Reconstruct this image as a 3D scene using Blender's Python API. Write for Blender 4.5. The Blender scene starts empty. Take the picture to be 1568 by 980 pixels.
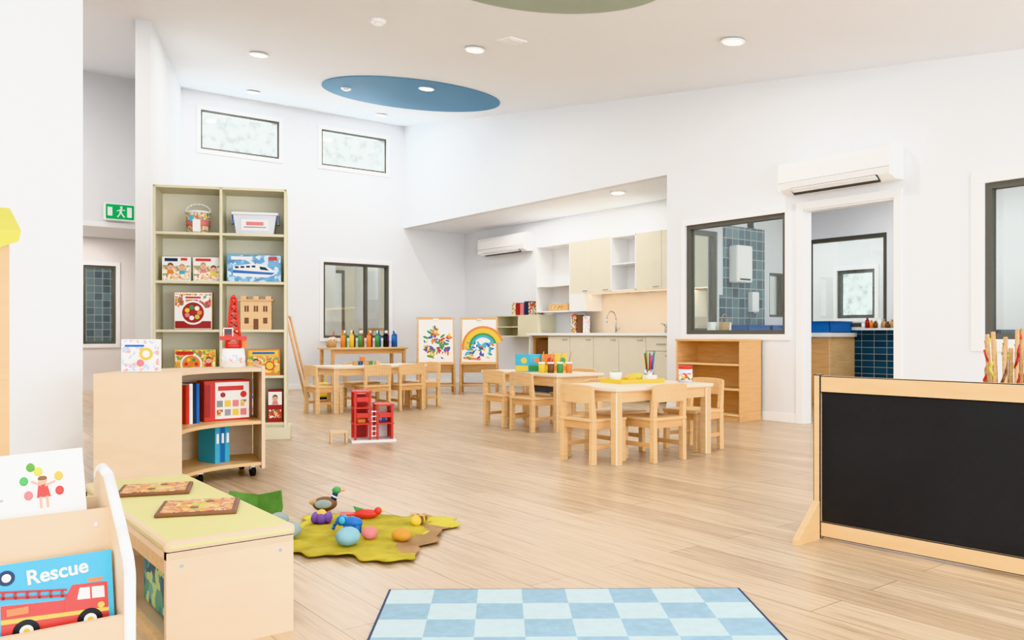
import bpy, bmesh, math, random
from mathutils import Matrix, Vector, Euler
random.seed(4)
R = math.radians
sc = bpy.context.scene

# ---------------------------------------------------------------- materials
def lin(c):
    return tuple(((v/255)/12.92 if v/255 <= .04045 else ((v/255+.055)/1.055)**2.4) for v in c)
def newmat(name):
    m = bpy.data.materials.new(name); m.use_nodes = True
    nt = m.node_tree; return m, nt, nt.nodes['Principled BSDF']
def mat(name, rgb, rough=.55, metal=0, var=.04, scale=6, emit=0, spec=.4, bump=0):
    m, nt, p = newmat(name)
    c = lin(rgb)
    tc = nt.nodes.new('ShaderNodeTexCoord'); n = nt.nodes.new('ShaderNodeTexNoise')
    n.inputs['Scale'].default_value = scale; n.inputs['Detail'].default_value = 3
    nt.links.new(tc.outputs['Object'], n.inputs['Vector'])
    r = nt.nodes.new('ShaderNodeValToRGB')
    r.color_ramp.elements[0].position = .3; r.color_ramp.elements[1].position = .7
    r.color_ramp.elements[0].color = (*[max(0, v*(1-var)) for v in c], 1)
    r.color_ramp.elements[1].color = (*[min(1, v*(1+var)) for v in c], 1)
    nt.links.new(n.outputs['Fac'], r.inputs['Fac']); nt.links.new(r.outputs['Color'], p.inputs['Base Color'])
    p.inputs['Roughness'].default_value = rough; p.inputs['Metallic'].default_value = metal
    p.inputs['Specular IOR Level'].default_value = spec
    if emit:
        p.inputs['Emission Color'].default_value = (*c, 1); p.inputs['Emission Strength'].default_value = emit
    if bump:
        b = nt.nodes.new('ShaderNodeBump'); b.inputs['Strength'].default_value = bump; b.inputs['Distance'].default_value = .01
        n2 = nt.nodes.new('ShaderNodeTexNoise'); n2.inputs['Scale'].default_value = scale*30
        nt.links.new(tc.outputs['Object'], n2.inputs['Vector'])
        nt.links.new(n2.outputs['Fac'], b.inputs['Height']); nt.links.new(b.outputs['Normal'], p.inputs['Normal'])
    return m
def wood(name, rgb, st=(3, 3, 30), rough=.45, contrast=.12):
    m, nt, p = newmat(name); c = lin(rgb)
    tc = nt.nodes.new('ShaderNodeTexCoord'); mp = nt.nodes.new('ShaderNodeMapping')
    mp.inputs['Scale'].default_value = st
    n = nt.nodes.new('ShaderNodeTexNoise'); n.inputs['Scale'].default_value = 1.5; n.inputs['Detail'].default_value = 5
    n.inputs['Distortion'].default_value = .6
    r = nt.nodes.new('ShaderNodeValToRGB')
    r.color_ramp.elements[0].position = .3; r.color_ramp.elements[1].position = .72
    r.color_ramp.elements[0].color = (*[v*(1-contrast*(1+i*.4)) for i, v in enumerate(c)], 1)
    r.color_ramp.elements[1].color = (*[min(1, v*(1+contrast*.5)) for v in c], 1)
    nt.links.new(tc.outputs['Object'], mp.inputs['Vector']); nt.links.new(mp.outputs[0], n.inputs['Vector'])
    nt.links.new(n.outputs['Fac'], r.inputs['Fac']); nt.links.new(r.outputs['Color'], p.inputs['Base Color'])
    p.inputs['Roughness'].default_value = rough
    return m
def art(name, cols, scale=22, rough=.4, dist=.5):
    m, nt, p = newmat(name)
    tc = nt.nodes.new('ShaderNodeTexCoord')
    n = nt.nodes.new('ShaderNodeTexNoise'); n.inputs['Scale'].default_value = scale*.8
    mx = nt.nodes.new('ShaderNodeMixRGB'); mx.blend_type = 'ADD'; mx.inputs[0].default_value = dist*.1
    v = nt.nodes.new('ShaderNodeTexVoronoi'); v.inputs['Scale'].default_value = scale
    s = nt.nodes.new('ShaderNodeSeparateColor'); r = nt.nodes.new('ShaderNodeValToRGB')
    r.color_ramp.interpolation = 'CONSTANT'
    e = r.color_ramp.elements; e[0].color = (*lin(cols[0]), 1); e[1].position = 1/len(cols); e[1].color = (*lin(cols[1]), 1)
    for i in range(2, len(cols)):
        q = e.new(i/len(cols)); q.color = (*lin(cols[i]), 1)
    L = nt.links.new
    L(tc.outputs['Object'], mx.inputs[1]); L(tc.outputs['Object'], n.inputs['Vector']); L(n.outputs['Color'], mx.inputs[2])
    L(mx.outputs[0], v.inputs['Vector']); L(v.outputs['Color'], s.inputs[0]); L(s.outputs[0], r.inputs['Fac'])
    L(r.outputs['Color'], p.inputs['Base Color']); p.inputs['Roughness'].default_value = rough
    return m
def brickmat(name, c1, c2, mort, w, h, rotz=0, rotx=0, ms=.01, rough=.4, grain=0, offset=.5, bias=0):
    m, nt, p = newmat(name)
    tc = nt.nodes.new('ShaderNodeTexCoord'); mp = nt.nodes.new('ShaderNodeMapping')
    mp.inputs['Rotation'].default_value = (rotx, 0, rotz)
    b = nt.nodes.new('ShaderNodeTexBrick'); b.offset = offset
    b.inputs['Color1'].default_value = (*lin(c1), 1); b.inputs['Color2'].default_value = (*lin(c2), 1)
    b.inputs['Mortar'].default_value = (*lin(mort), 1); b.inputs['Scale'].default_value = 1
    b.inputs['Brick Width'].default_value = w; b.inputs['Row Height'].default_value = h
    b.inputs['Mortar Size'].default_value = ms; b.inputs['Bias'].default_value = bias
    L = nt.links.new
    L(tc.outputs['Object'], mp.inputs['Vector']); L(mp.outputs[0], b.inputs['Vector'])
    out = b.outputs['Color']
    if grain:
        for sc_, g_, nz in (((24, 1.3, 1), grain, 1.5), ((90, 3.5, 1), grain*.55, 2.0)):
            m2 = nt.nodes.new('ShaderNodeMapping'); m2.inputs['Scale'].default_value = sc_
            n = nt.nodes.new('ShaderNodeTexNoise'); n.inputs['Scale'].default_value = nz; n.inputs['Detail'].default_value = 6
            n.inputs['Distortion'].default_value = .8
            r = nt.nodes.new('ShaderNodeValToRGB')
            r.color_ramp.elements[0].position = .34; r.color_ramp.elements[1].position = .62
            r.color_ramp.elements[0].color = (1-g_, 1-g_*1.15, 1-g_*1.3, 1); r.color_ramp.elements[1].color = (1, 1, 1, 1)
            mx = nt.nodes.new('ShaderNodeMixRGB'); mx.blend_type = 'MULTIPLY'; mx.inputs[0].default_value = 1
            L(tc.outputs['Object'], m2.inputs['Vector']); L(m2.outputs[0], n.inputs['Vector']); L(n.outputs['Fac'], r.inputs['Fac'])
            L(out, mx.inputs[1]); L(r.outputs['Color'], mx.inputs[2]); out = mx.outputs[0]
    L(out, p.inputs['Base Color']); p.inputs['Roughness'].default_value = rough
    return m
def glassmat():
    m = bpy.data.materials.new('clear_glass'); m.use_nodes = True; nt = m.node_tree
    nt.nodes.clear(); o = nt.nodes.new('ShaderNodeOutputMaterial'); t = nt.nodes.new('ShaderNodeBsdfTransparent')
    g = nt.nodes.new('ShaderNodeBsdfGlossy'); g.inputs['Roughness'].default_value = .03; mx = nt.nodes.new('ShaderNodeMixShader')
    mx.inputs[0].default_value = .09; t.inputs[0].default_value = (.95, .98, .97, 1)
    nt.links.new(t.outputs[0], mx.inputs[1]); nt.links.new(g.outputs[0], mx.inputs[2]); nt.links.new(mx.outputs[0], o.inputs[0])
    return m

WALL = mat('wall_paint', (234, 236, 239), .7, var=.008, scale=1)
CEIL = mat('ceiling_paint', (244, 247, 252), .8, var=.006, scale=1)
HALLW = mat('hall_paint', (234, 230, 228), .7, var=.01, scale=1)
TRIM = mat('trim_gloss_white', (248, 249, 250), .35, var=.005)
FRAME = mat('window_frame_grey', (98, 96, 88), .45, var=.03)
WHITE = mat('white_plastic', (252, 252, 252), .3, var=.01)
LAM = mat('white_laminate', (243, 243, 242), .4, var=.01)
OLIVE = mat('sage_laminate', (222, 216, 188), .5, var=.015)
CREAM = mat('cream_laminate', (225, 219, 200), .4, var=.02)
OLIVEB = mat('sage_back', (234, 229, 210), .6, var=.015)
BEECH = wood('beech_wood', (228, 182, 128))
BEECH2 = wood('beech_wood_light', (236, 200, 150))
BIRCH = wood('birch_ply', (232, 208, 178), st=(4, 4, 14), contrast=.06)
BIRCHE = mat('birch_edge', (214, 178, 134), .5, var=.08, scale=40)
FLOOR = brickmat('oak_vinyl_planks', (217, 195, 167), (199, 175, 146), (158, 134, 108), 1.5, .18, rotz=R(90), ms=.0022, rough=.32, grain=.26)
TILEB = brickmat('teal_wall_tiles_y', (34, 78, 100), (112, 146, 152), (176, 186, 186), .12, .12, rotx=R(90), ms=.006, rough=.2, offset=.0)
def tile_x():
    m = brickmat('teal_wall_tiles_x', (14, 52, 78), (28, 74, 100), (150, 165, 170), .16, .08, ms=.004, rough=.25, offset=.0)
    nt = m.node_tree; mp = [n for n in nt.nodes if n.type == 'MAPPING'][0]; tc = [n for n in nt.nodes if n.type == 'TEX_COORD'][0]
    s = nt.nodes.new('ShaderNodeSeparateXYZ'); c = nt.nodes.new('ShaderNodeCombineXYZ')
    nt.links.new(tc.outputs['Object'], s.inputs[0]); nt.links.new(s.outputs[1], c.inputs[0]); nt.links.new(s.outputs[2], c.inputs[1])
    nt.links.new(c.outputs[0], mp.inputs['Vector']); return m
TILEX = tile_x()
SPLASH = mat('splashback_stone', (230, 216, 198), .3, var=.04, scale=4)
GLASS = glassmat()
BLUEC = mat('ceiling_blue_paint', (92, 146, 184), .7, var=.04, scale=.8)
GREENC = mat('ceiling_sage_paint', (174, 186, 170), .7, var=.03, scale=.8)
CHALK = mat('chalkboard_black', (34, 34, 36), .6, var=.15, scale=3)
CUSH = mat('green_vinyl_cushion', (206, 200, 140), .5, var=.03, scale=6, bump=.1)
FELT = mat('olive_felt', (182, 166, 62), .95, var=.22, scale=9, bump=.5)
FELTY = mat('yellow_felt', (208, 194, 78), .95, var=.15, scale=9, bump=.5)
FELTB = mat('brown_felt', (166, 132, 94), .95, var=.15, scale=10, bump=.5)
FELTG = mat('green_felt', (98, 144, 72), .95, var=.2, scale=12, bump=.5)
METAL = mat('brushed_steel', (190, 190, 192), .25, metal=1)
BLACK = mat('black_rubber', (30, 30, 32), .6)
DARK = mat('dark_slot', (80, 82, 84), .6)
RED = mat('red_paint', (206, 60, 50), .4); REDD = mat('dark_red_paint', (160, 44, 42), .4)
ORG = mat('orange_paint', (232, 140, 64), .4); YEL = mat('yellow_paint', (240, 206, 70), .4)
LIME = mat('lime_paint', (204, 196, 88), .6); GRN = mat('green_paint', (76, 150, 84), .4)
BLU = mat('blue_paint', (46, 108, 184), .4); SKYB = mat('sky_blue_paint', (76, 176, 208), .4)
PUR = mat('purple_paint', (112, 80, 154), .5); PNK = mat('pink_paint', (224, 134, 136), .5)
BRN = mat('brown_paint', (120, 82, 56), .5); NAVY = mat('navy_paint', (40, 54, 84), .6)
GREYST = mat('grey_stone', (150, 164, 160), .7, var=.08, scale=20); BLUST = mat('blue_stone', (134, 174, 186), .7, var=.08, scale=20)
ORGST = mat('orange_stone', (206, 148, 60), .7, var=.08, scale=20)
PAPER = mat('white_paper', (248, 248, 246), .7, var=.01)
TUB = mat('clear_grey_plastic', (212, 215, 224), .25, var=.03)
SAND = mat('wicker_tan', (196, 160, 116), .8, var=.15, scale=60)
SKIN = mat('peach_print', (236, 190, 162), .5); GREYP = mat('grey_print', (150, 152, 156), .6)
ARTA = art('print_kids', [(250, 246, 236), (240, 214, 130), (222, 130, 96), (250, 240, 225), (136, 170, 120), (238, 194, 168)], 55)
ARTB = art('print_red', [(206, 60, 54), (250, 248, 240), (232, 190, 92), (250, 250, 250), (108, 134, 90), (196, 70, 60)], 52)
ARTC = art('print_blue', [(96, 156, 208), (210, 230, 240), (140, 188, 222), (112, 170, 213), (190, 220, 236), (100, 136, 180)], 26)
ARTD = art('print_yellow', [(240, 200, 70), (224, 104, 66), (250, 240, 220), (236, 166, 76), (126, 168, 90), (246, 214, 104)], 50)
ARTW = art('print_white', [(250, 250, 250), (246, 246, 248), (190, 204, 226), (250, 250, 250), (244, 190, 190), (250, 248, 246)], 50)
ARTP = art('print_puzzle', [(206, 136, 84), (232, 192, 122), (156, 92, 70), (222, 164, 100), (238, 214, 158), (196, 118, 106)], 70)
ARTR = art('print_leaf', [(44, 112, 130), (84, 150, 126), (36, 88, 112), (180, 200, 130), (52, 132, 142), (100, 170, 160)], 26)
ARTS = art('print_stones', [(40, 90, 110), (90, 130, 150), (150, 190, 200), (190, 180, 160), (60, 120, 150)], 32)
RUBA = mat('rug_blue', (152, 182, 198), .95, var=.07, scale=30, bump=.5); RUBB = mat('rug_pale', (194, 212, 216), .95, var=.07, scale=30, bump=.5)
EXITG = mat('exit_green', (10, 160, 84), .4, emit=.3); LEDE = mat('downlight_lens', (255, 250, 240), .4, emit=8)
LEDW = mat('led_strip_lens', (255, 214, 160), .4, emit=4)

# ---------------------------------------------------------------- builder
class B:
    def __init__(s, name):
        s.name = name; s.bm = bmesh.new(); s.m = []; s.T = Matrix.Identity(4)
    def mi(s, m):
        if m not in s.m: s.m.append(m)
        return s.m.index(m)
    def _fin(s, verts, m, smooth=False):
        i = s.mi(m); fs = set(f for v in verts for f in v.link_faces)
        for f in fs:
            f.material_index = i
            if smooth: f.smooth = True
        return fs
    def box(s, c, size, m, rot=(0, 0, 0), bev=0):
        M = s.T @ Matrix.Translation(c) @ Euler(rot).to_matrix().to_4x4() @ Matrix.Diagonal((*size, 1))
        r = bmesh.ops.create_cube(s.bm, size=1, matrix=M)
        s._fin(r['verts'], m)
        if bev:
            es = list(set(e for v in r['verts'] for e in v.link_edges))
            bmesh.ops.bevel(s.bm, geom=es, offset=bev, segments=2, affect='EDGES', profile=.5)
    def bb(s, x0, x1, y0, y1, z0, z1, m, bev=0):
        s.box(((x0+x1)/2, (y0+y1)/2, (z0+z1)/2), (abs(x1-x0), abs(y1-y0), abs(z1-z0)), m, bev=bev)
    def cyl(s, p0, p1, r0, m, r1=None, seg=18, caps=True):
        p0 = Vector(p0); p1 = Vector(p1); d = p1-p0; r1 = r0 if r1 is None else r1
        M = s.T @ Matrix.Translation((p0+p1)/2) @ d.to_track_quat('Z', 'Y').to_matrix().to_4x4()
        r = bmesh.ops.create_cone(s.bm, cap_ends=caps, segments=seg, radius1=r0, radius2=r1, depth=d.length, matrix=M)
        for f in s._fin(r['verts'], m):
            if len(f.verts) == 4: f.smooth = True
    def sph(s, c, r, m, seg=16, rot=(0, 0, 0)):
        if not hasattr(r, '__len__'): r = (r, r, r)
        M = s.T @ Matrix.Translation(c) @ Euler(rot).to_matrix().to_4x4() @ Matrix.Diagonal((*r, 1))
        q = bmesh.ops.create_uvsphere(s.bm, u_segments=seg, v_segments=max(8, seg//2+2), radius=1, matrix=M)
        s._fin(q['verts'], m, True)
    def prism(s, pts, vec, m, smooth=False):
        n = len(pts); vec = Vector(vec)
        a = [s.bm.verts.new(s.T @ Vector(p)) for p in pts]; b = [s.bm.verts.new(s.T @ (Vector(p)+vec)) for p in pts]
        i = s.mi(m); fs = [s.bm.faces.new(a), s.bm.faces.new(b[::-1])]
        for k in range(n):
            f = s.bm.faces.new((a[k], b[k], b[(k+1) % n], a[(k+1) % n])); f.smooth = smooth; fs.append(f)
        for f in fs: f.material_index = i
    def hexa(s, v8, m):
        v = [s.bm.verts.new(s.T @ Vector(p)) for p in v8]; i = s.mi(m)
        for q in ((0, 1, 2, 3), (7, 6, 5, 4), (0, 4, 5, 1), (1, 5, 6, 2), (2, 6, 7, 3), (3, 7, 4, 0)):
            f = s.bm.faces.new([v[k] for k in q]); f.material_index = i
    def arcslab(s, c, r0, r1, a0, a1, z0, z1, m, n=20):
        for k in range(n):
            t0 = R(a0+(a1-a0)*k/n); t1 = R(a0+(a1-a0)*(k+1)/n)
            P = lambda r, t, z: (c[0]+r*math.cos(t), c[1]+r*math.sin(t), z)
            s.hexa([P(r0, t0, z0), P(r1, t0, z0), P(r1, t1, z0), P(r0, t1, z0), P(r0, t0, z1), P(r1, t0, z1), P(r1, t1, z1), P(r0, t1, z1)], m)
    def archv(s, c, r0, r1, a0, a1, y0, y1, m, n=14):
        for k in range(n):
            t0 = R(a0+(a1-a0)*k/n); t1 = R(a0+(a1-a0)*(k+1)/n)
            P = lambda r, t, y: (c[0]+r*math.cos(t), y, c[1]+r*math.sin(t))
            s.hexa([P(r0, t0, y0), P(r1, t0, y0), P(r1, t1, y0), P(r0, t1, y0), P(r0, t0, y1), P(r1, t0, y1), P(r1, t1, y1), P(r0, t1, y1)], m)
    def tube(s, pts, r, m, seg=10):
        for a, b in zip(pts[:-1], pts[1:]): s.cyl(a, b, r, m, seg=seg)
        for p in pts[1:-1]: s.sph(p, r, m, 10)
    def disc(s, x, y, z, r, m, th=.002, seg=20):
        s.cyl((x, y-th, z), (x, y, z), r, m, seg=seg)
    def done(s, loc=(0, 0, 0), rz=0, bevel=0, rot=None):
        bmesh.ops.recalc_face_normals(s.bm, faces=s.bm.faces)
        me = bpy.data.meshes.new(s.name); s.bm.to_mesh(me); s.bm.free()
        for m in s.m: me.materials.append(m)
        o = bpy.data.objects.new(s.name, me); sc.collection.objects.link(o)
        o.location = loc; o.rotation_euler = rot if rot else (0, 0, rz)
        if bevel:
            md = o.modifiers.new('soft_edges', 'BEVEL'); md.width = bevel; md.segments = 2; md.limit_method = 'ANGLE'
        return o

def ceil(y): return 2.77+.137*y

# ---------------------------------------------------------------- walls
def wall(name, axis, c0, c1, u0, u1, holes, m, top=None):
    b = B(name)
    cuts = sorted(set([u0, u1]+[h[0] for h in holes]+[h[1] for h in holes]))
    cuts = [c for c in cuts if u0 <= c <= u1]
    for a, e in zip(cuts[:-1], cuts[1:]):
        hs = sorted([(h[2], h[3]) for h in holes if h[0] <= a+1e-6 and h[1] >= e-1e-6]); z = 0; segs = []
        for h0, h1 in hs:
            if h0 > z: segs.append((z, h0))
            z = h1
        segs.append((z, None))
        for s0, s1 in segs:
            if axis == 'x':
                ta, te = (s1, s1) if s1 is not None else ((top, top) if top else (ceil(a), ceil(e)))
                if ta <= s0: continue
                b.hexa([(c0, a, s0), (c1, a, s0), (c1, e, s0), (c0, e, s0), (c0, a, ta), (c1, a, ta), (c1, e, te), (c0, e, te)], m)
            else:
                t = s1 if s1 is not None else (top if top else ceil(min(c0, c1)))
                if t <= s0: continue
                b.hexa([(a, c0, s0), (e, c0, s0), (e, c1, s0), (a, c1, s0), (a, c0, t), (e, c0, t), (e, c1, t), (a, c1, t)], m)
    return b.done()

XR = 7.18; YB = 12.5
b = B('floor'); b.bb(-6, 12.5, -6, 18, -.1, 0, FLOOR); b.done()
b = B('ceiling')
b.hexa([(-3.1, -3, ceil(-3)), (XR+.12, -3, ceil(-3)), (XR+.12, YB+.12, ceil(YB+.12)), (-3.1, YB+.12, ceil(YB+.12)),
        (-3.1, -3, ceil(-3)+.12), (XR+.12, -3, ceil(-3)+.12), (XR+.12, YB+.12, ceil(YB+.12)+.12), (-3.1, YB+.12, ceil(YB+.12)+.12)], CEIL)
b.done()
wall('wall_right', 'x', XR, XR+.12, -3, YB, [(1.5, 3.01, .84, 2.12), (3.765, 4.68, 0, 2.1), (4.88, 6.17, .88, 2.10), (6.45, YB, 0, 2.72)], WALL)
wall('wall_back', 'y', YB, YB+.12, -1, 8.6, [(1.2, 3.1, 0, 2.4), (3.74, 4.955, 3.63, 4.22), (5.656, 6.853, 3.63, 4.22), (5.69, 6.90, .82, 2.06)], WALL)
wall('wall_left_return', 'y', 5.4, 5.52, -3, .938, [], WALL)
wall('wall_left', 'x', -3.1, -3, -3, 5.4, [(-2.5, 1.2, .1, 2.25), (1.6, 5.0, .1, 2.5)], WALL)
wall('wall_hall_side', 'x', -1.1, -1, 5.52, 14.2, [], HALLW, top=4.6)
wall('wall_hall_end', 'y', 14.2, 14.32, -1, 3.6, [(2.47, 2.94, .73, 1.96)], HALLW, top=2.8)
b = B('ceiling_hall'); b.bb(-1, 3.6, 12.62, 14.2, 2.4, 2.5, CEIL); b.done()
b = B('wall_hall_corner')
b.hexa([(1.95, 8.58, 0), (2.07, 8.5, 0), (3.47, YB, 0), (3.3, YB, 0), (1.95, 8.58, ceil(8.58)), (2.07, 8.5, ceil(8.5)), (3.47, YB, ceil(YB)), (3.3, YB, ceil(YB))], WALL)
b.done()
wall('wall_front', 'y', -3.1, -3, -3, XR, [(-2.7, .4, 0, 2.2), (.7, 3.7, 0, 2.2), (4.0, 6.9, 0, 2.2)], WALL, top=2.36)
# kitchen alcove
wall('wall_kitchen', 'x', 8.47, 8.6, 6.3, YB, [], WALL, top=2.8)
b = B('ceiling_kitchen'); b.bb(XR+.12, 8.47, 6.45, YB, 2.72, 2.82, CEIL); b.done()
wall('wall_kitchen_partition', 'y', 6.3, 6.45, XR+.12, 9.6, [(7.42, 7.9, .9, 2.1), (8.92, 9.24, 1.1, 1.66)], WALL, top=2.8)
# bathroom
wall('wall_bathroom', 'x', 9.6, 9.7, .8, 6.45, [(5.13, 6.22, .97, 2.11)], WALL, top=2.8)
wall('wall_bathroom_side', 'y', .7, .8, XR+.12, 9.7, [], WALL, top=2.8)
b = B('ceiling_bathroom'); b.bb(XR+.12, 9.6, .8, 6.3, 2.7, 2.8, CEIL); b.done()
wall('wall_annex', 'x', 11.5, 11.6, 4, 9.5, [(6.32, 6.92, 1.12, 1.84)], WALL, top=2.8)
b = B('ceiling_annex'); b.bb(9.7, 11.5, 4, 9.5, 2.6, 2.7, CEIL); b.done()
wall('wall_back_room', 'y', 15.2, 15.3, 3.7, 10.0, [], OLIVEB, top=2.8)
b = B('ceiling_back_room'); b.bb(3.6, 10.0, 12.63, 15.2, 2.6, 2.7, CEIL); b.done()
b = B('wall_back_room_column'); b.bb(6.35, 6.62, 14.0, 14.25, 0, 2.6, LAM); b.bb(7.6, 7.66, 14.2, 15.2, 0, 2.6, WALL); b.done()
b = B('wall_hall_tiles'); b.bb(2.2, 3.4, 14.9, 15.0, 0, 2.4, TILEB); b.done()
b = B('wall_tile_panel'); b.bb(8.0, 8.8, 6.285, 6.3, 1.35, 2.19, TILEB); b.bb(7.93, 8.8, 6.285, 6.3, .89, 1.35, TILEB); b.done()
b = B('wall_tile_dado'); b.bb(9.585, 9.6, .8, 6.28, 0, .93, TILEX); b.bb(9.5, 9.6, 4.4, 5.47, .93, .955, LAM); b.done()

# baseboards
b = B('baseboard_right')
for y0, y1 in ((-3, 3.69), (4.755, 6.45)): b.bb(XR-.014, XR, y0, y1, 0, .09, TRIM)
b.done(bevel=.003)
b = B('baseboard_back'); b.bb(3.48, 8.47, YB-.014, YB, 0, .09, TRIM); b.done(bevel=.003)
b = B('baseboard_left'); b.bb(-3, .938, 5.386, 5.4, 0, .09, TRIM); b.done(bevel=.003)

# windows
wn = [0]
def window(axis, c, u0, u1, z0, z1, side, w=.05, mull=(), trim=.06, frame=FRAME, depth=.12):
    wn[0] += 1; b = B('window_%d' % wn[0])
    def bx(ua, ub, za, zb, d0, d1, m):
        if axis == 'x': b.bb(c+d0*side, c+d1*side, ua, ub, za, zb, m)
        else: b.bb(ua, ub, c+d0*side, c+d1*side, za, zb, m)
    d0, d1 = .015, depth-.02
    bx(u0, u1, z0, z0+w, d0, d1, frame); bx(u0, u1, z1-w, z1, d0, d1, frame)
    bx(u0, u0+w, z0+w, z1-w, d0, d1, frame); bx(u1-w, u1, z0+w, z1-w, d0, d1, frame)
    for mu in mull: bx(mu-w/2, mu+w/2, z0+w, z1-w, d0, d1, frame)
    bx(u0+w, u1-w, z0+w, z1-w, .05, .056, GLASS)
    b.done()
    if trim:
        b = B('trim_%d' % wn[0]); t = trim
        bx(u0-t, u1+t, z0-t, z0, -.018, 0, TRIM); bx(u0-t, u1+t, z1, z1+t, -.018, 0, TRIM)
        bx(u0-t, u0, z0, z1, -.018, 0, TRIM); bx(u1, u1+t, z0, z1, -.018, 0, TRIM); b.done(bevel=.003)
window('y', YB, 3.74, 4.955, 3.63, 4.22, 1, w=.035)
window('y', YB, 5.656, 6.853, 3.63, 4.22, 1, w=.035)
window('y', YB, 5.69, 6.90, .82, 2.06, 1, w=.04, mull=(6.48,))
window('x', XR, 4.88, 6.17, .88, 2.10, 1, w=.045)
window('x', XR, 1.5, 3.01, .84, 2.12, 1, w=.05, trim=.1)
window('y', 14.2, 2.47, 2.94, .73, 1.96, 1, w=.04)
window('x', 9.6, 5.13, 6.22, .97, 2.11, 1, w=.05, trim=.0, depth=.1)
window('x', 11.5, 6.32, 6.92, 1.12, 1.84, 1, w=.05, depth=.1)
window('y', 6.3, 7.42, 7.9, .9, 2.1, 1, w=.05, trim=0)
window('y', 6.3, 8.92, 9.24, 1.1, 1.66, 1, w=.03, trim=0)
# door frame
b = B('door_1')
for y0, y1 in ((3.69, 3.765), (4.68, 4.755)): b.bb(XR-.018, XR, y0, y1, 0, 2.175, TRIM)
b.bb(XR-.018, XR, 3.765, 4.68, 2.1, 2.175, TRIM)
b.bb(XR, XR+.12, 3.745, 3.775, 0, 2.1, TRIM); b.bb(XR, XR+.12, 4.67, 4.70, 0, 2.1, TRIM); b.bb(XR, XR+.12, 3.765, 4.68, 2.085, 2.11, TRIM)
b.done(bevel=.003)
b = B('trim_hall_header'); b.bb(1.2, 3.1, YB-.012, YB, 2.37, 2.44, TRIM); b.done()
b = B('trim_back_room_door')
b.bb(6.7, 6.76, 15.15, 15.2, 0, 2.1, FRAME); b.bb(7.3, 7.36, 15.15, 15.2, 0, 2.1, FRAME); b.bb(6.7, 7.36, 15.15, 15.2, 2.1, 2.16, FRAME)
b.bb(6.76, 7.3, 15.16, 15.2, 0, 2.1, LAM); b.done()
b = B('wooden_cot_rail'); b.bb(6.9, 8.3, 13.6, 13.63, .95, 1.0, BEECH); b.bb(6.9, 8.3, 13.6, 13.63, .3, .34, BEECH)
for i in range(12): b.bb(6.92+i*.12, 6.945+i*.12, 13.6, 13.63, 0, .97, BEECH)
b.done()

# ceiling discs
TILT = math.atan(.137)
def onceil(name, build, x, y):
    b = B(name); build(b); return b.done((x, y, ceil(y)), rot=(TILT, 0, 0))
onceil('ceiling_blue_disc', lambda b: b.cyl((0, 0, -.012), (0, 0, .0), 1.18, BLUEC, seg=72), 5.62, 9.55)
onceil('ceiling_green_disc', lambda b: b.cyl((0, 0, -.012), (0, 0, .0), .9, GREENC, seg=72), 3.63, 4.39)
def dl(b):
    b.cyl((0, 0, -.024), (0, 0, -.008), .1, WHITE, seg=28); b.cyl((0, 0, -.030), (0, 0, -.023), .078, LEDE, seg=24)
for x, y, e in ((3.31, 8.95, 20), (4.59, 6.60, 20), (5.71, 4.39, 20), (4.21, 11.6, 20), (6.25, 11.57, 20), (5.43, 8.87, 20), (2.6, 3.6, 20), (5.6, 1.2, 20), (.2, 1.5, 14), (2.8, .2, 20), (-1.2, 3.5, 10), (0.5, 8.2, 45), (.6, 11, 45)):  # entries from the near-room one on are unseen, added to brighten room and hall
    o = onceil('ceiling_downlight', dl, x, y)
    l = bpy.data.lights.new('downlight_lamp', 'AREA'); l.shape = 'DISK'; l.size = .14; l.energy = e; l.color = (1, .98, .95)
    lo = bpy.data.objects.new('lamp', l); sc.collection.objects.link(lo); lo.parent = o; lo.location = (0, 0, -.04)
b = B('ceiling_downlight'); dl(b); o = b.done((7.55, 7.62, 2.728))
def smoke(b): b.cyl((0, 0, -.03), (0, 0, .0), .06, WHITE, r1=.075, seg=24); b.cyl((0, 0, -.045), (0, 0, -.03), .035, WHITE, seg=20)
onceil('smoke_detector', smoke, 3.48, 6.5); onceil('smoke_detector', smoke, 4.84, 9.92)
onceil('ceiling_vent', lambda b: (b.box((0, 0, -.006), (.2, .2, .012), WHITE), b.box((0, 0, -.013), (.13, .13, .006), TRIM)), 4.62, 6.04)

# exit sign
b = B('exit_sign'); b.bb(2.42, 2.82, 12.40, 12.47, 2.46, 2.70, WHITE, bev=.006); b.bb(2.44, 2.80, 12.394, 12.4, 2.48, 2.68, EXITG)
b.bb(2.46, 2.52, 12.388, 12.394, 2.52, 2.64, WHITE); b.bb(2.71, 2.77, 12.388, 12.394, 2.51, 2.65, WHITE)
b.sph((2.635, 12.39, 2.645), (.016, .004, .016), WHITE); b.box((2.63, 12.39, 2.595), (.03, .006, .07), WHITE, rot=(0, R(15), 0))
b.box((2.655, 12.39, 2.535), (.016, .006, .07), WHITE, rot=(0, R(-35), 0)); b.box((2.605, 12.39, 2.535), (.016, .006, .07), WHITE, rot=(0, R(35), 0))
b.box((2.66, 12.39, 2.61), (.05, .006, .012), WHITE, rot=(0, R(20), 0)); b.box((2.60, 12.39, 2.60), (.05, .006, .012), WHITE, rot=(0, R(-25), 0))
b.bb(2.55, 2.69, 12.47, 12.498, 2.55, 2.62, WHITE)
b.done()

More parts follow.
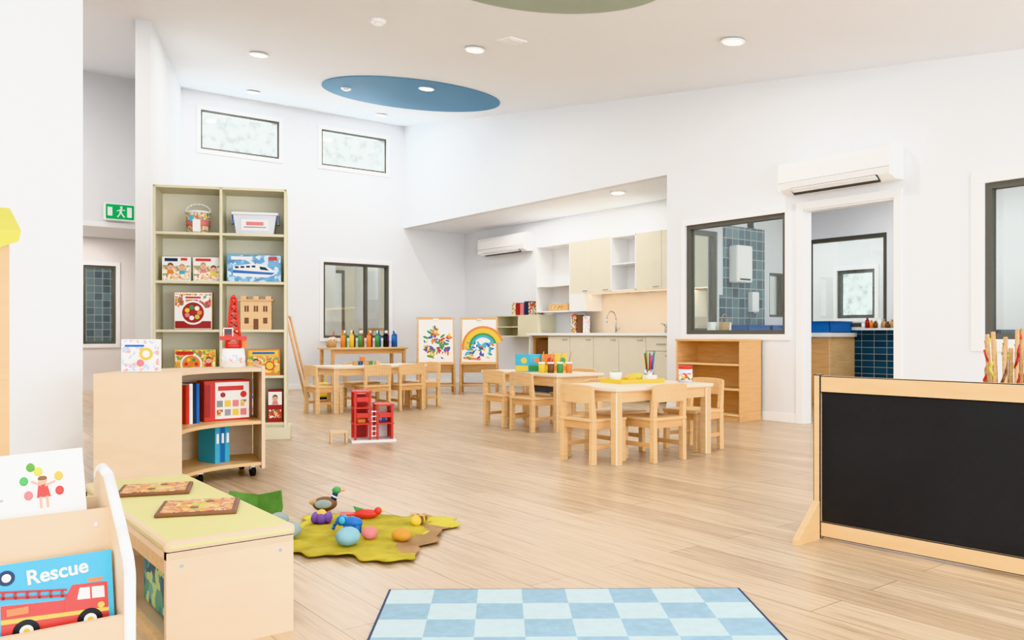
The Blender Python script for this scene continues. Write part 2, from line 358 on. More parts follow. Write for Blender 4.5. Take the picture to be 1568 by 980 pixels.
# air conditioners
def aircon(L, loc, k=1.2):
    b = B('air_conditioner')
    pr = [(0, .01), (0, .3), (.03, .315), (.14, .315), (.185, .29), (.205, .24), (.205, .1), (.18, .045), (.13, .005)]
    b.prism([(-p[0]*k, 0, p[1]) for p in pr], (0, L, 0), WHITE)
    b.box((-.158*k, L*.5, .018), (.075*k, L*.78, .006), DARK, rot=(0, R(40), 0))
    b.box((-.175*k, L*.5, .024), (.05*k, L*.76, .008), WHITE, rot=(0, R(28), 0))
    b.box((-.2055*k, L*.5, .105), (.003, L*.995, .006), GREYP)
    for yy in (.004, L-.004): b.box((-.10*k, yy, .16), (.2*k, .004, .26), TRIM)
    b.done(loc, bevel=.004)
aircon(1.12, (XR-.003, 3.68, 2.24)); aircon(1.3, (8.467, 10.5, 2.24), 1.0)

# ---------------------------------------------------------------- kitchen
b = B('kitchen_upper_cabinets')
def openbox(b, x0, x1, y0, y1, z0, z1, m, shelves, t=.018):
    b.bb(x1-t, x1, y0, y1, z0, z1, m)
    b.bb(x0, x1, y0, y0+t, z0, z1, m); b.bb(x0, x1, y1-t, y1, z0, z1, m)
    b.bb(x0, x1, y0, y1, z0, z0+t, m); b.bb(x0, x1, y0, y1, z1-t, z1, m)
    for z in shelves: b.bb(x0+.01, x1, y0, y1, z-t/2, z+t/2, m)
KX = 8.45
openbox(b, 8.12, KX, 9.2, 10.0, 1.22, 2.25, LAM, [1.62])
b.bb(8.12, KX, 8.86, 9.2, 1.22, 1.48, LAM)
openbox(b, 8.12, KX, 7.85, 8.34, 1.48, 2.25, LAM, [1.86])
for y0, y1 in ((8.34, 9.2), (6.47, 7.85)):
    b.bb(8.14, KX, y0, y1, 1.48, 2.25, CREAM)
    n = 2 if y1-y0 < 1 else 3; w = (y1-y0)/n
    for i in range(n):
        b.bb(8.12, 8.139, y0+i*w+.003, y0+(i+1)*w-.003, 1.47, 2.25, CREAM, bev=.002)
        b.bb(8.105, 8.12, y0+i*w+.05, y0+i*w+.15, 1.51, 1.52, METAL)
b.bb(8.15, 8.18, 6.5, 9.15, 1.462, 1.469, LEDW)
b.done()
b = B('kitchen_base_cabinets')
b.bb(7.92, KX, 6.47, 9.45, .1, .86, CREAM); b.bb(7.97, KX, 6.47, 9.9, 0, .1, DARK)
b.bb(7.86, KX+.003, 6.46, 9.93, .86, .9, LAM, bev=.004)
b.bb(7.9, KX, 9.88, 9.9, .1, .86, LAM)
openbox(b, 7.95, 8.3, 9.46, 9.87, .1, .85, BEECH, [.5]); b.bb(7.98, 8.28, 9.52, 9.82, .512, .8, BRN)
w = (9.45-6.47)/6
for i in range(6):
    y0 = 6.47+i*w
    b.bb(7.9, 7.92, y0+.003, y0+w-.003, .12, .66 if i < 2 else .845, CREAM, bev=.002)
    if i < 2: b.bb(7.9, 7.92, y0+.003, y0+w-.003, .666, .845, CREAM, bev=.002); b.bb(7.885, 7.9, y0+.15, y0+.3, .75, .76, METAL)
    b.bb(7.885, 7.9, y0+.05, y0+.15, .80 if i > 1 else .6, .81 if i > 1 else .61, METAL)
b.bb(8.0, 8.36, 8.0, 8.5, .899, .903, METAL)
b.done()
b = B('wall_splashback'); b.bb(8.455, 8.47, 6.46, 9.2, .9, 1.48, SPLASH); b.done()
b = B('kitchen_tap'); b.cyl((8.38, 8.5, .9), (8.38, 8.5, 1.1), .013, METAL)
pts = [(8.38-.09+.09*math.cos(R(t)), 8.5, 1.1+.11*math.sin(R(t))) for t in range(0, 181, 20)]
b.tube(pts, .011, METAL); b.cyl((8.2, 8.5, 1.1), (8.2, 8.5, 1.04), .012, METAL); b.cyl((8.38, 8.5, .93), (8.38, 8.42, .97), .008, METAL); b.done()
b = B('counter_tap'); b.cyl((8.38, 7.55, .9), (8.38, 7.55, 1.02), .02, METAL); b.cyl((8.38, 7.55, 1.0), (8.26, 7.55, 1.03), .012, METAL); b.done()
b = B('paper_towel_dispenser'); b.bb(8.20, 8.452, 6.9, 7.24, 1.1, 1.45, WHITE, bev=.02); b.bb(8.198, 8.201, 6.94, 7.20, 1.14, 1.16, DARK); b.done()
b = B('soap_dispenser'); b.bb(8.33, 8.452, 7.34, 7.47, 1.05, 1.28, WHITE, bev=.015); b.bb(8.325, 8.331, 7.37, 7.44, 1.16, 1.22, BLU); b.cyl((8.38, 7.40, 1.05), (8.38, 7.40, 1.03), .015, WHITE); b.done()
b = B('recipe_books')
for i, m in enumerate((ARTW, BRN, ARTB)): b.bb(8.25, 8.29+.0*i, 8.95+i*.13, 9.06+i*.13, .9, 1.15+.02*i, m)
b.done()
b = B('snack_box'); b.bb(8.16, 8.36, 9.3, 9.75, 1.239, 1.34, BEECH, bev=.005); b.bb(8.155, 8.162, 9.4, 9.65, 1.26, 1.32, ARTD); b.done()
b = B('wall_shelf_unit')
openbox(b, 8.12, 8.467, 10.45, 11.05, .84, 1.19, OLIVE, [1.0]); b.bb(8.12, 8.467, 9.94, 10.45, .84, 1.19, OLIVE); b.done()
b = B('red_books')
for i, (m, h) in enumerate(((ARTB, .2), (NAVY, .22), (PNK, .19), (REDD, .2), (ARTA, .21))): b.bb(8.2, 8.42, 10.2+i*.11, 10.29+i*.11, 1.19, 1.19+h, m)
b.done()

# low wooden shelf by right wall
b = B('low_bookshelf')
x0, x1, y0, y1, H = 6.80, 7.15, 5.14, 5.98, .83
b.bb(x0, x1, y0, y0+.02, 0, H, BEECH); b.bb(x0, x1, y1-.02, y1, 0, H, BEECH); b.bb(x1-.012, x1, y0, y1, .03, H, BEECH)
b.bb(x0-.01, x1, y0-.005, y1+.005, H-.022, H, BEECH)
for z in (.06, .32, .57): b.bb(x0+.005, x1, y0+.02, y1-.02, z-.01, z+.01, BEECH2)
b.bb(x0+.02, x0+.035, y0+.02, y1-.02, 0, .05, BEECH); b.done(bevel=.003)
# bathroom furniture
b = B('bathroom_cupboard'); b.bb(9.0, 9.58, 5.5, 6.27, .85, .9, LAM)
b.bb(9.06, 9.58, 5.53, 6.27, 0, .85, BEECH2)
for i in range(2): b.bb(9.04, 9.06, 5.54+i*.36, 5.88+i*.36, .05, .83, BEECH, bev=.003); b.cyl((9.04, 5.83+i*.36, .7), (9.02, 5.83+i*.36, .7), .012, METAL)
b.done()
def tray(name, x0, x1, y0, y1, z, m, h=.1):
    b = B(name); b.bb(x0, x1, y0, y1, z, z+.008, m)
    b.bb(x0, x0+.01, y0, y1, z, z+h, m); b.bb(x1-.01, x1, y0, y1, z, z+h, m); b.bb(x0, x1, y0, y0+.01, z, z+h, m); b.bb(x0, x1, y1-.01, y1, z, z+h, m)
    b.bb(x0-.012, x1+.012, y0-.012, y0+.005, z+h-.012, z+h, m); b.bb(x0-.012, x0+.005, y0, y1, z+h-.012, z+h, m); b.bb(x0-.012, x1+.012, y1-.005, y1+.012, z+h-.012, z+h, m)
    b.done()
tray('blue_storage_tray', 9.06, 9.54, 5.55, 6.15, .9, BLU, .14)
b = B('bathroom_vanity'); b.bb(7.4, 8.98, 5.9, 6.28, .86, .89, LAM); b.bb(7.45, 8.9, 5.95, 6.28, .0, .86, LAM); b.done()
tray('blue_storage_tray', 8.0, 8.42, 5.94, 6.24, .89, BLU, .1); tray('blue_storage_tray', 8.46, 8.9, 5.94, 6.24, .89, BLU, .1)
b = B('hand_towel_dispenser'); b.bb(8.08, 8.38, 6.15, 6.283, 1.5, 1.95, WHITE, bev=.02); b.bb(8.13, 8.33, 6.148, 6.152, 1.53, 1.55, DARK); b.done()
b = B('bathroom_soap_pump'); b.bb(8.45, 8.58, 6.2, 6.283, 1.15, 1.4, WHITE, bev=.015); b.cyl((8.51, 6.22, 1.15), (8.51, 6.22, 1.12), .015, METAL); b.done()
b = B('paper_rolls')
for i in range(3): b.cyl((7.55+i*.13, 6.1, .89), (7.55+i*.13, 6.1, 1.02), .055, PAPER); b.cyl((7.55+i*.13, 6.1, 1.02), (7.55+i*.13, 6.1, 1.022), .02, SAND)
b.done()
b = B('wicker_basket'); b.cyl((7.62, 5.98, .89), (7.62, 5.98, 1.02), .05, SAND, r1=.06); b.tube([(7.62+.055*math.cos(R(t)), 5.98, 1.01+.1*math.sin(R(t))) for t in range(0, 181, 20)], .006, SAND); b.done()
b = B('counter_bottles')
for i in range(9):
    m = random.choice((BRN, REDD, PAPER, SAND, ORG)); y = 4.98+i*.052; h = random.uniform(.05, .11)
    b.cyl((9.545, y, .955), (9.545, y, .955+h), .022, m); b.cyl((9.545, y, .955+h), (9.545, y, .98+h), .012, m)
b.done()

# ---------------------------------------------------------------- chairs & tables
def chair(x, y, deg):
    b = B('child_chair'); w = .148
    for sx in (-1, 1):
        b.prism([(sx*w-.017, -.165, 0), (sx*w-.017, -.12, 0), (sx*w-.017, -.12, .3), (sx*w-.017, -.145, .5), (sx*w-.017, -.17, .5), (sx*w-.017, -.16, .3)], (.034, 0, 0), BEECH2)
        b.prism([(sx*w-.017, .115, 0), (sx*w-.017, .158, 0), (sx*w-.017, .15, .285), (sx*w-.017, .112, .285)], (.034, 0, 0), BEECH2)
        b.bb(sx*w-.011, sx*w+.011, -.13, .12, .235, .285, BEECH); b.bb(sx*w-.009, sx*w+.009, -.13, .12, .10, .13, BEECH)
    b.bb(-w, w, .12, .142, .235, .285, BEECH); b.bb(-w, w, -.15, -.128, .235, .285, BEECH)
    b.box((0, 0, .296), (.335, .33, .022), BEECH2, bev=.006)
    n = 10
    for k in range(n):
        xa = -.168+.336*k/n; xb = -.168+.336*(k+1)/n
        f = lambda x: -.148-.028*(1-(x/.168)**2)
        zt = lambda x: .54-.012*(abs(x)/.168)**4
        b.hexa([(xa, f(xa)-.012, .415), (xb, f(xb)-.012, .415), (xb, f(xb)+.008, .415), (xa, f(xa)+.008, .415),
                (xa, f(xa)-.018, zt(xa)), (xb, f(xb)-.018, zt(xb)), (xb, f(xb)+.002, zt(xb)), (xa, f(xa)+.002, zt(xa))], BEECH2)
    b.done((x, y, 0), R(deg), bevel=.003)
def table(x0, x1, y0, y1, h=.52, m=BEECH2, top=None):
    b = B('child_table'); w = x1-x0; d = y1-y0
    b.box((0, 0, h-.0125), (w, d, .025), top or m, bev=.005)
    b.box((0, 0, h-.028), (w-.01, d-.01, .006), BEECH)
    for sx in (-1, 1):
        for sy in (-1, 1): b.box((sx*(w/2-.04), sy*(d/2-.04), (h-.03)/2), (.056, .056, h-.03), m, bev=.006)
        b.box((sx*(w/2-.04), 0, h-.065), (.022, d-.1, .07), m)
    for sy in (-1, 1): b.box((0, sy*(d/2-.04), h-.065), (w-.1, .022, .07), m)
    b.done(((x0+x1)/2, (y0+y1)/2, 0))
TT = mat('table_top_laminate', (238, 226, 206), .35, var=.02)
table(3.88, 4.88, 3.93, 4.52, top=TT)
chair(3.94, 4.22, -90); chair(4.33, 4.02, 0); chair(4.97, 4.2, 90); chair(4.40, 4.47, 180)
table(4.77, 5.35, 5.58, 6.75, top=TT)
chair(4.80, 6.36, -90); chair(4.77, 5.9, -90); chair(5.42, 6.1, 90)
table(3.95, 5.15, 8.4, 9.0, top=TT)
chair(3.93, 8.62, -90); chair(4.42, 8.42, 0); chair(4.86, 8.42, 0); chair(5.26, 8.7, 90); chair(4.6, 9.02, 180)

# tabletop items
b = B('yellow_craft_tray'); b.box((0, 0, .006), (.40, .26, .012), YEL, bev=.004)
for s in (-1, 1): b.box((s*.197, 0, .015), (.008, .26, .03), YEL); b.box((0, s*.127, .015), (.40, .008, .03), YEL)
b.cyl((-.13, .03, .012), (-.13, .03, .08), .04, PAPER, r1=.045); b.cyl((-.13, .03, .08), (-.13, .03, .083), .038, GRN); b.cyl((-.03, -.03, .012), (-.03, -.03, .06), .035, YEL, r1=.04)
b.cyl((.07, .04, .012), (.07, .04, .065), .04, LIME, r1=.045); b.box((.14, -.03, .035), (.09, .06, .035), PAPER)
b.done((4.45, 4.34, .52), R(-8))
b = B('craft_jar'); b.cyl((0, 0, 0), (0, 0, .1), .052, TUB, seg=24); b.cyl((0, 0, .02), (0, 0, .07), .053, ARTB, seg=24); b.cyl((0, 0, .1), (0, 0, .125), .052, RED, seg=24); b.done((4.79, 4.12, .52))
b = B('pencil_cup'); b.cyl((0, 0, 0), (0, 0, .09), .034, METAL, r1=.038)
for i in range(9):
    a = i*.7; m = (RED, BLU, GRN, YEL, BRN, SAND)[i % 6]
    b.cyl((.015*math.cos(a), .015*math.sin(a), .01), (.04*math.cos(a), .04*math.sin(a), .2+.015*(i % 3)), .006, m, seg=8)
b.done((4.72, 4.42, .52))
b = B('picture_screen')
for i, (m, hm) in enumerate(((SKYB, YEL), (SKYB, GRN), (ORG, YEL), (YEL, ORG))):
    b.T = Matrix.Translation((-.19+i*.126, (.012 if i % 2 else -.012), 0)) @ Matrix.Rotation(R(14 if i % 2 else -14), 4, 'Z')
    b.box((0, 0, .085), (.128, .012, .17), m); b.box((0, -.0065, .035), (.12, .003, .05), hm); b.disc(.02, -.0065, .11, .028, (YEL, ORG, RED, GRN)[i], .003)
b.T = Matrix.Identity(4)
b.done((5.02, 6.1, .52), R(-32))
b = B('paint_pots')
for i, m in enumerate((YEL, BRN, GRN, ORG)):
    b.cyl((i*.085, 0, 0), (i*.085, 0, .085), .03, m); b.cyl((i*.085, 0, .085), (i*.085, 0, .1), .032, WHITE); b.cyl((i*.085, 0, .1), (i*.085+.02, .0, .2), .005, SAND, seg=6)
b.done((4.9, 5.95, .52), R(-37))
b = B('stacking_blocks')
for i, m in enumerate((SAND, BLU, BEECH, GRN, BEECH2)): b.box((i*.07-.14, .02*(i % 2), .025), (.05, .05, .05), m, rot=(0, 0, i*.4), bev=.003)
b.box((-.05, .0, .075), (.05, .05, .05), ORG, bev=.003); b.done((4.5, 8.7, .52))

# craft sideboard with paint bottles (rear)
b = B('craft_side_table')
b.box((0, 0, .66), (1.35, .5, .03), BEECH2, bev=.005); b.box((0, 0, .3), (1.25, .42, .02), BEECH)
for sx in (-1, 1):
    for sy in (-1, 1): b.box((sx*.62, sy*.2, .322), (.045, .045, .645), BEECH)
b.box((0, -.2, .61), (1.2, .02, .07), BEECH); b.done((6.08, 11.85, 0))
b = B('paint_bottles'); cols = (ORG, GRN, YEL, BRN, GRN, RED, ORG, REDD, GRN, BLU, BLACK, PUR, BLU, BLU)
for i, m in enumerate(cols):
    x = -.42+i*.075; y = -.05+.09*(i % 2)
    b.cyl((x, y, 0), (x, y, .19), .036, m); b.cyl((x, y, .19), (x, y, .22), .034, m, r1=.012); b.cyl((x, y, .22), (x, y, .265), .013, WHITE if i % 3 else m)
b.done((6.12, 11.85, .675))
b = B('craft_basket'); b.cyl((0, 0, 0), (0, 0, .1), .07, SAND, r1=.09); b.sph((.02, 0, .12), (.07, .07, .05), ARTA); b.cyl((0, 0, .1), (.05, 0, .26), .008, RED); b.done((5.53, 11.85, .675))

# easels
def easel(name, x, y, deg, kind):
    b = B(name); w = .27
    tilt = R(12)
    for s in (-1, 1):
        b.cyl((s*w, -.28, 0), (s*w*.95, -.02, 1.13), .016, BEECH, seg=8); b.cyl((s*w, .28, 0), (s*w*.95, .02, 1.13), .016, BEECH, seg=8)
    b.box((0, 0, 1.12), (.56, .05, .03), BEECH); b.cyl((-w, -.25, .13), (w, -.25, .13), .012, BEECH, seg=8); b.cyl((-w, .25, .13), (w, .25, .13), .012, BEECH, seg=8)
    T0 = Matrix.Translation((0, -.19, .44)) @ Matrix.Rotation(-tilt, 4, 'X'); b.T = T0
    if kind:
        b.box((0, 0, .34), (.52, .012, .68), BEECH2); b.box((0, -.03, .0), (.52, .07, .03), BEECH)
        b.box((0, -.009, .35), (.5, .004, .64), PAPER); b.box((0, -.014, .67), (.08, .02, .03), METAL)
    def dab(x, z, r, m, asp=1.6):
        b.sph((x, -.0125, z), (r*asp, .0022, r), m, 10, rot=(0, random.uniform(-1.6, 1.6), 0))
    if kind == 1:
        for i in range(75):
            a = random.uniform(0, 6.28); q = random.uniform(0, 1)**.5
            dab(.02+.2*q*math.cos(a), .31+.24*q*math.sin(a), random.uniform(.008, .02), random.choice((GRN, GRN, RED, YEL, BLU, ORG, LIME, PUR)), 2.6)
    if kind == 2:
        for i, m in enumerate((ORG, YEL, YEL, GRN, SKYB)):
            b.archv((.06, .26), .3-i*.035-.02, .334-i*.035-.02, 15, 190, -.014, -.0115, m)
        for i in range(50):
            dab(random.uniform(-.2, .2), random.uniform(.08, .32), random.uniform(.010, .02), random.choice((BLU, SKYB, YEL, SKYB, PUR, GRN, ORG)), 2.4)
        b.box((-.1, -.0125, .08), (.26, .002, .03), ORG, rot=(0, R(6), 0))
    b.T = Matrix.Identity(4)
    if kind:
        b.box((0, .15, .6), (.5, .012, .62), BEECH2, rot=(tilt, 0, 0))
    b.done((x, y, 0), R(deg))
easel('painting_easel', 6.56, 10.46, -30, 1); easel('painting_easel', 7.12, 10.12, -38, 2)
easel('drying_easel', 4.36, 10.75, -118, 0)
b = B('yellow_toy_trolley'); b.box((0, 0, .16), (.16, .12, .2), YEL, bev=.03); b.box((0, 0, .06), (.18, .14, .03), BLACK)
for s in (-1, 1): b.cyl((s*.09, -.05, .03), (s*.07, -.05, .03), .03, BLACK); b.cyl((s*.09, .05, .03), (s*.07, .05, .03), .03, BLACK); b.cyl((s*.05, .05, .2), (s*.05, .09, .38), .007, YEL)
b.cyl((-.05, .09, .38), (.05, .09, .38), .008, YEL); b.done((4.5, 9.9, 0), R(-20))

# ---------------------------------------------------------------- tall bookcase
BX, BY, BA = 1.74, 7.08, R(-24.1)
def bc(lx, ly, z): return (BX+lx*math.cos(BA)-ly*math.sin(BA), BY+lx*math.sin(BA)+ly*math.cos(BA), z)
b = B('tall_bookcase'); W = 1.05; Hh = 2.1; t = .022; dd = .34
levels = [.14, .535, .92, 1.32, 1.72]
b.bb(0, t, 0, dd, 0, Hh, OLIVE); b.bb(W-t, W, 0, dd, 0, Hh, OLIVE); b.bb(W/2-t/2, W/2+t/2, 0, dd, .1, Hh, OLIVE)
b.bb(0, W, 0, dd, Hh-t, Hh, OLIVE); b.bb(0, W, dd-.012, dd, .1, Hh, OLIVEB); b.bb(0, W, .02, .04, 0, .12, OLIVE)
for z in levels: b.bb(t, W-t, .004, dd, z-t, z, OLIVE)
b.bb(.0, W+.03, -.02, dd, 0, .1, OLIVE)
b.done((BX, BY, 0), BA, bevel=.002)
def kid(b, x, y, z, s, hair=BRN, shirt=RED):
    b.prism([(x-s*1.1, y, z-s*2.2), (x+s*1.1, y, z-s*2.2), (x+s*.7, y, z-s*.8), (x-s*.7, y, z-s*.8)], (0, .002, 0), shirt)
    b.disc(x, y, z, s, SKIN); b.disc(x, y-.001, z+s*.5, s*.85, hair); b.disc(x, y-.002, z-s*.1, s*.78, SKIN)
    for q in (-1, 1): b.disc(x+q*s*.3, y-.004, z, s*.1, BLACK, seg=8)
    b.box((x, y-.005, z-s*.42), (s*.5, .002, s*.1), REDD)
o = B('building_puzzle_box'); o.box((0, 0, .1), (.22, .06, .2), PAPER, bev=.002); o.box((0, -.031, .07), (.21, .003, .12), ARTA)
kid(o, -.045, -.034, .115, .026, BRN, ORG); kid(o, .045, -.034, .11, .024, SAND, SKYB); o.box((-.04, -.034, .175), (.1, .003, .025), NAVY); o.box((.06, -.034, .18), (.05, .003, .02), RED); o.done(bc(.17, .1, 1.32), BA)
o = B('craft_puzzle_box'); o.box((0, 0, .1), (.22, .06, .2), PAPER, bev=.002); o.box((0, -.031, .07), (.21, .003, .12), ARTA)
kid(o, -.03, -.034, .125, .024, SAND, PNK); kid(o, .05, -.034, .10, .026, BRN, YEL); o.box((-.03, -.034, .178), (.12, .003, .022), RED); o.done(bc(.41, .1, 1.32), BA)
o = B('train_puzzle_box'); o.box((0, 0, .115), (.44, .06, .23), SKYB, bev=.002); o.box((0, -.031, .115), (.43, .003, .22), ARTC)
o.prism([(-.17, -.036, .05), (.1, -.036, .04), (.16, -.036, .06), (.18, -.036, .085), (.10, -.036, .135), (-.02, -.036, .155), (-.17, -.036, .13)], (0, .003, 0), PAPER)
o.prism([(-.17, -.038, .075), (.14, -.038, .062), (.17, -.038, .08), (-.17, -.038, .1)], (0, .003, 0), BLU); o.prism([(.05, -.039, .105), (.12, -.039, .098), (.09, -.039, .125), (.04, -.039, .132)], (0, .002, 0), NAVY)
for i in range(4): o.box((-.14+i*.045, -.038, .122+.003*i), (.03, .002, .016), NAVY)
o.box((-.1, -.035, .2), (.17, .003, .026), PAPER); o.box((.15, -.035, .2), (.07, .003, .03), RED); o.done(bc(.785, .1, 1.32), BA)
o = B('bento_game_box'); o.box((0, 0, .155), (.30, .07, .31), SAND, bev=.002); o.box((0, -.036, .155), (.29, .003, .30), PAPER)
o.box((0, -.038, .235), (.28, .003, .12), ARTB); o.box((0, -.039, .04), (.28, .003, .06), REDD); o.disc(0, -.037, .14, .1, PAPER, .004, 32); o.disc(0, -.041, .14, .085, REDD, .002, 32)
for i in range(7): o.disc(.05*math.cos(i*.9), -.043, .14+.045*math.sin(i*.9), .019, (ORG, PAPER, GRN, YEL, PNK, PAPER, LIME)[i], .002, 14)
o.box((0, -.041, .265), (.16, .003, .035), PAPER); o.box((0, -.043, .265), (.12, .002, .016), RED); o.done(bc(.30, .11, .92), BA)
o = B('food_game_box'); o.box((0, 0, .11), (.32, .07, .22), YEL, bev=.002); o.box((0, -.036, .11), (.31, .003, .21), ARTD)
o.disc(-.03, -.038, .1, .085, PAPER, .002, 28); o.disc(-.03, -.040, .1, .07, ORG, .002, 28)
for i in range(6): o.disc(-.03+.04*math.cos(i*1.05), -.042, .1+.04*math.sin(i*1.05), .014, (RED, GRN, YEL)[i % 3], .002, 12)
o.box((-.08, -.040, .19), (.13, .002, .03), RED); kid(o, .105, -.038, .13, .024, BRN, RED); o.done(bc(.32, .08, .535), BA)
o = B('sticker_game_box'); o.box((0, 0, .11), (.27, .07, .22), ORG, bev=.002); o.box((0, -.036, .09), (.26, .003, .14), ARTD); o.box((0, -.038, .185), (.24, .002, .045), YEL)
o.box((0, -.040, .187), (.18, .002, .018), BLU); kid(o, -.06, -.038, .11, .024, BRN, GRN); o.disc(.05, -.038, .08, .04, RED); o.disc(.05, -.040, .08, .03, YEL); o.done(bc(.86, .1, .535), BA)
o = B('sewing_kit_box'); o.box((0, 0, .135), (.12, .12, .27), REDD, bev=.002); o.box((0, -.061, .2), (.11, .003, .11), PAPER); kid(o, 0, -.063, .2, .024, BRN, PNK); o.box((0, -.061, .07), (.1, .003, .07), ARTB); o.done(bc(.955, .1, .14), BA)
o = B('memory_game_box'); o.box((0, 0, .12), (.2, .1, .24), PAPER, bev=.002)
for i in range(3):
    for j in range(3): o.box((-.06+i*.06, -.051, .05+j*.055), (.048, .003, .045), (ARTW, SKYB, YEL, PNK, LIME)[(i+2*j) % 5])
o.box((0, -.051, .215), (.15, .003, .025), BLU); o.done(bc(.76, .1, .14), BA)
b = B('toy_bucket'); b.cyl((0, 0, 0), (0, 0, .17), .085, ARTA, r1=.098, seg=28); b.cyl((0, 0, .17), (0, 0, .185), .104, PAPER, seg=28); b.cyl((0, 0, .06), (0, 0, .11), .0935, PNK, r1=.096, seg=28)
b.box((0, -.09, .06), (.06, .02, .1), PAPER); b.box((-.04, -.085, .12), (.03, .02, .05), SKYB)
b.tube([(.1*math.cos(R(t)), 0, .18+.07*math.sin(R(t))) for t in range(0, 181, 20)], .005, WHITE); b.done(bc(.33, .14, 1.72), BA)
b = B('storage_tub')
b.prism([(-.15, -.1, 0), (.15, -.1, 0), (.175, -.1, .17), (-.175, -.1, .17)], (0, .2, 0), TUB); b.box((0, 0, .175), (.38, .23, .025), WHITE, bev=.006)
for s in (-1, 1): b.box((s*.185, 0, .14), (.02, .1, .09), BLU, bev=.005)
b.box((0, -.103, .08), (.22, .004, .09), PAPER); b.box((0, -.105, .09), (.14, .003, .03), PNK); b.box((0, -.105, .06), (.18, .003, .01), GREYP)
b.done(bc(.79, .16, 1.72), BA)
b = B('wooden_doll_house'); b.box((0, 0, .12), (.25, .15, .24), BEECH2, bev=.002)
for x in (-.075, 0, .075):
    b.box((x, -.076, .175), (.035, .003, .05), BRN); b.box((x, -.078, .175), (.004, .002, .05), BEECH2)
    if x: b.box((x, -.076, .075), (.035, .003, .05), BRN)
b.box((0, -.076, .045), (.04, .003, .09), BRN); b.box((0, 0, .247), (.28, .18, .014), BEECH)
for x in (-.1, 0, .1): b.box((x, 0, .265), (.045, .15, .03), BEECH2)
b.done(bc(.80, .12, .92), BA)

# ---------------------------------------------------------------- curved shelf
CX, CY = 1.76, 4.50; A0, A1 = 78, 162; RI, RO = .5, .92; H = .67
b = B('curved_display_shelf')
for z in (.09, .345, H): b.arcslab((CX, CY), RI, RO-.01, A0, A1, z-.02, z, BIRCH if z == H else BEECH2, 22)
b.arcslab((CX, CY), RO-.015, RO, A0, A1, .07, H, BIRCH, 22)
def radial(b, a, r0, r1, z0, z1, m, th=.02):
    t = R(a); rm = (r0+r1)/2
    b.box((CX+rm*math.cos(t), CY+rm*math.sin(t), (z0+z1)/2), (r1-r0, th, z1-z0), m, rot=(0, 0, t))
radial(b, A1+1, RI-.01, RO, .05, H+.002, BIRCH); radial(b, A0-1, RI-.01, RO, .05, H+.012, BIRCH); radial(b, 150, RI+.03, RO, .09, .33, BEECH2, .015)
for a in (A0+5, A1-5, 120):
    for r in (RI+.05, RO-.06):
        x, y = CX+r*math.cos(R(a)), CY+r*math.sin(R(a)); b.cyl((x-.012, y, .03), (x+.012, y, .03), .03, BLACK); b.box((x, y, .058), (.03, .03, .03), METAL)
b.done()
def onarc(a, r, z): return (CX+r*math.cos(R(a)), CY+r*math.sin(R(a)), z)
b = B('story_book'); b.box((0, 0, .09), (.2, .04, .18), PAPER, bev=.003); b.box((0, -.021, .09), (.19, .003, .17), ARTW)
b.disc(.03, -.022, .1, .035, YEL); b.disc(.03, -.024, .1, .02, PAPER); b.disc(.0, -.022, .05, .02, PNK); b.box((-.03, -.024, .145), (.1, .002, .012), BLU); b.done(onarc(150, .72, H+.002), R(-28))
b = B('toy_crane')
b.cyl((0, 0, 0), (0, 0, .12), .075, PAPER, r1=.065, seg=24); b.cyl((0, 0, .03), (0, 0, .08), .074, ARTW, r1=.07, seg=24); b.cyl((0, 0, .12), (0, 0, .15), .05, RED)
for s in (-1, 1): b.cyl((s*.045, -.03, .13), (s*.012, 0, .44), .008, RED, seg=8); b.cyl((s*.045, .03, .13), (s*.012, 0, .44), .008, RED, seg=8)
for i in range(6):
    z = .16+i*.045; w = .045-(z-.13)/.31*.033; b.box((0, -w*.6, z), (w*2, .009, .009), RED); b.cyl((-w, -w*.6, z), (w*.9, -w*.55, z+.045), .006, RED, seg=6); b.cyl((w, w*.6, z), (-w*.9, w*.55, z+.045), .006, RED, seg=6)
b.box((0, 0, .185), (.16, .1, .025), RED); b.box((-.03, -.02, .22), (.06, .06, .06), RED, bev=.006); b.box((.05, .01, .15), (.06, .05, .05), ORG)
b.box((-.03, -.051, .225), (.04, .003, .035), DARK)
b.sph((0, 0, .445), .014, RED); b.done((1.76, 5.2, H+.001), R(-20))
b = B('baby_game_box'); w, h, d = .29, .25, .12
b.box((0, 0, h/2), (w, d, h), RED, bev=.003); b.box((.03, -d/2-.001, h*.5), (w*.74, .003, h*.9), PAPER); b.box((-.125, -d/2-.001, h*.5), (.03, .003, h*.8), REDD)
for i in range(4):
    for j in range(2): b.box((-.05+i*.05, -d/2-.003, .05+j*.055), (.038, .003, .04), (ARTB, GREYP, YEL, PNK)[(i+j) % 4])
b.box((.02, -d/2-.003, .2), (.16, .003, .028), RED); b.disc(.1, -d/2-.003, .16, .02, RED); b.disc(-.03, -d/2-.003, .16, .016, REDD)
b.done(onarc(95, .70, .345), R(3))
b = B('row_of_books')
for i, m in enumerate((RED, PAPER, NAVY, BLU)): b.box((i*.024, 0, .115+.005*(i % 2)), (.022, .16, .23+.01*(i % 2)), m)
b.done(onarc(119, .72, .345), R(20))
b = B('blue_books')
for i, m in enumerate((SKYB, BLU, SKYB)): b.box((i*.036, 0, .11), (.034, .17, .22), m, bev=.002); b.box((i*.036, -.087, .15), (.016, .003, .06), PAPER)
b.done(onarc(103, .70, .09), R(18))

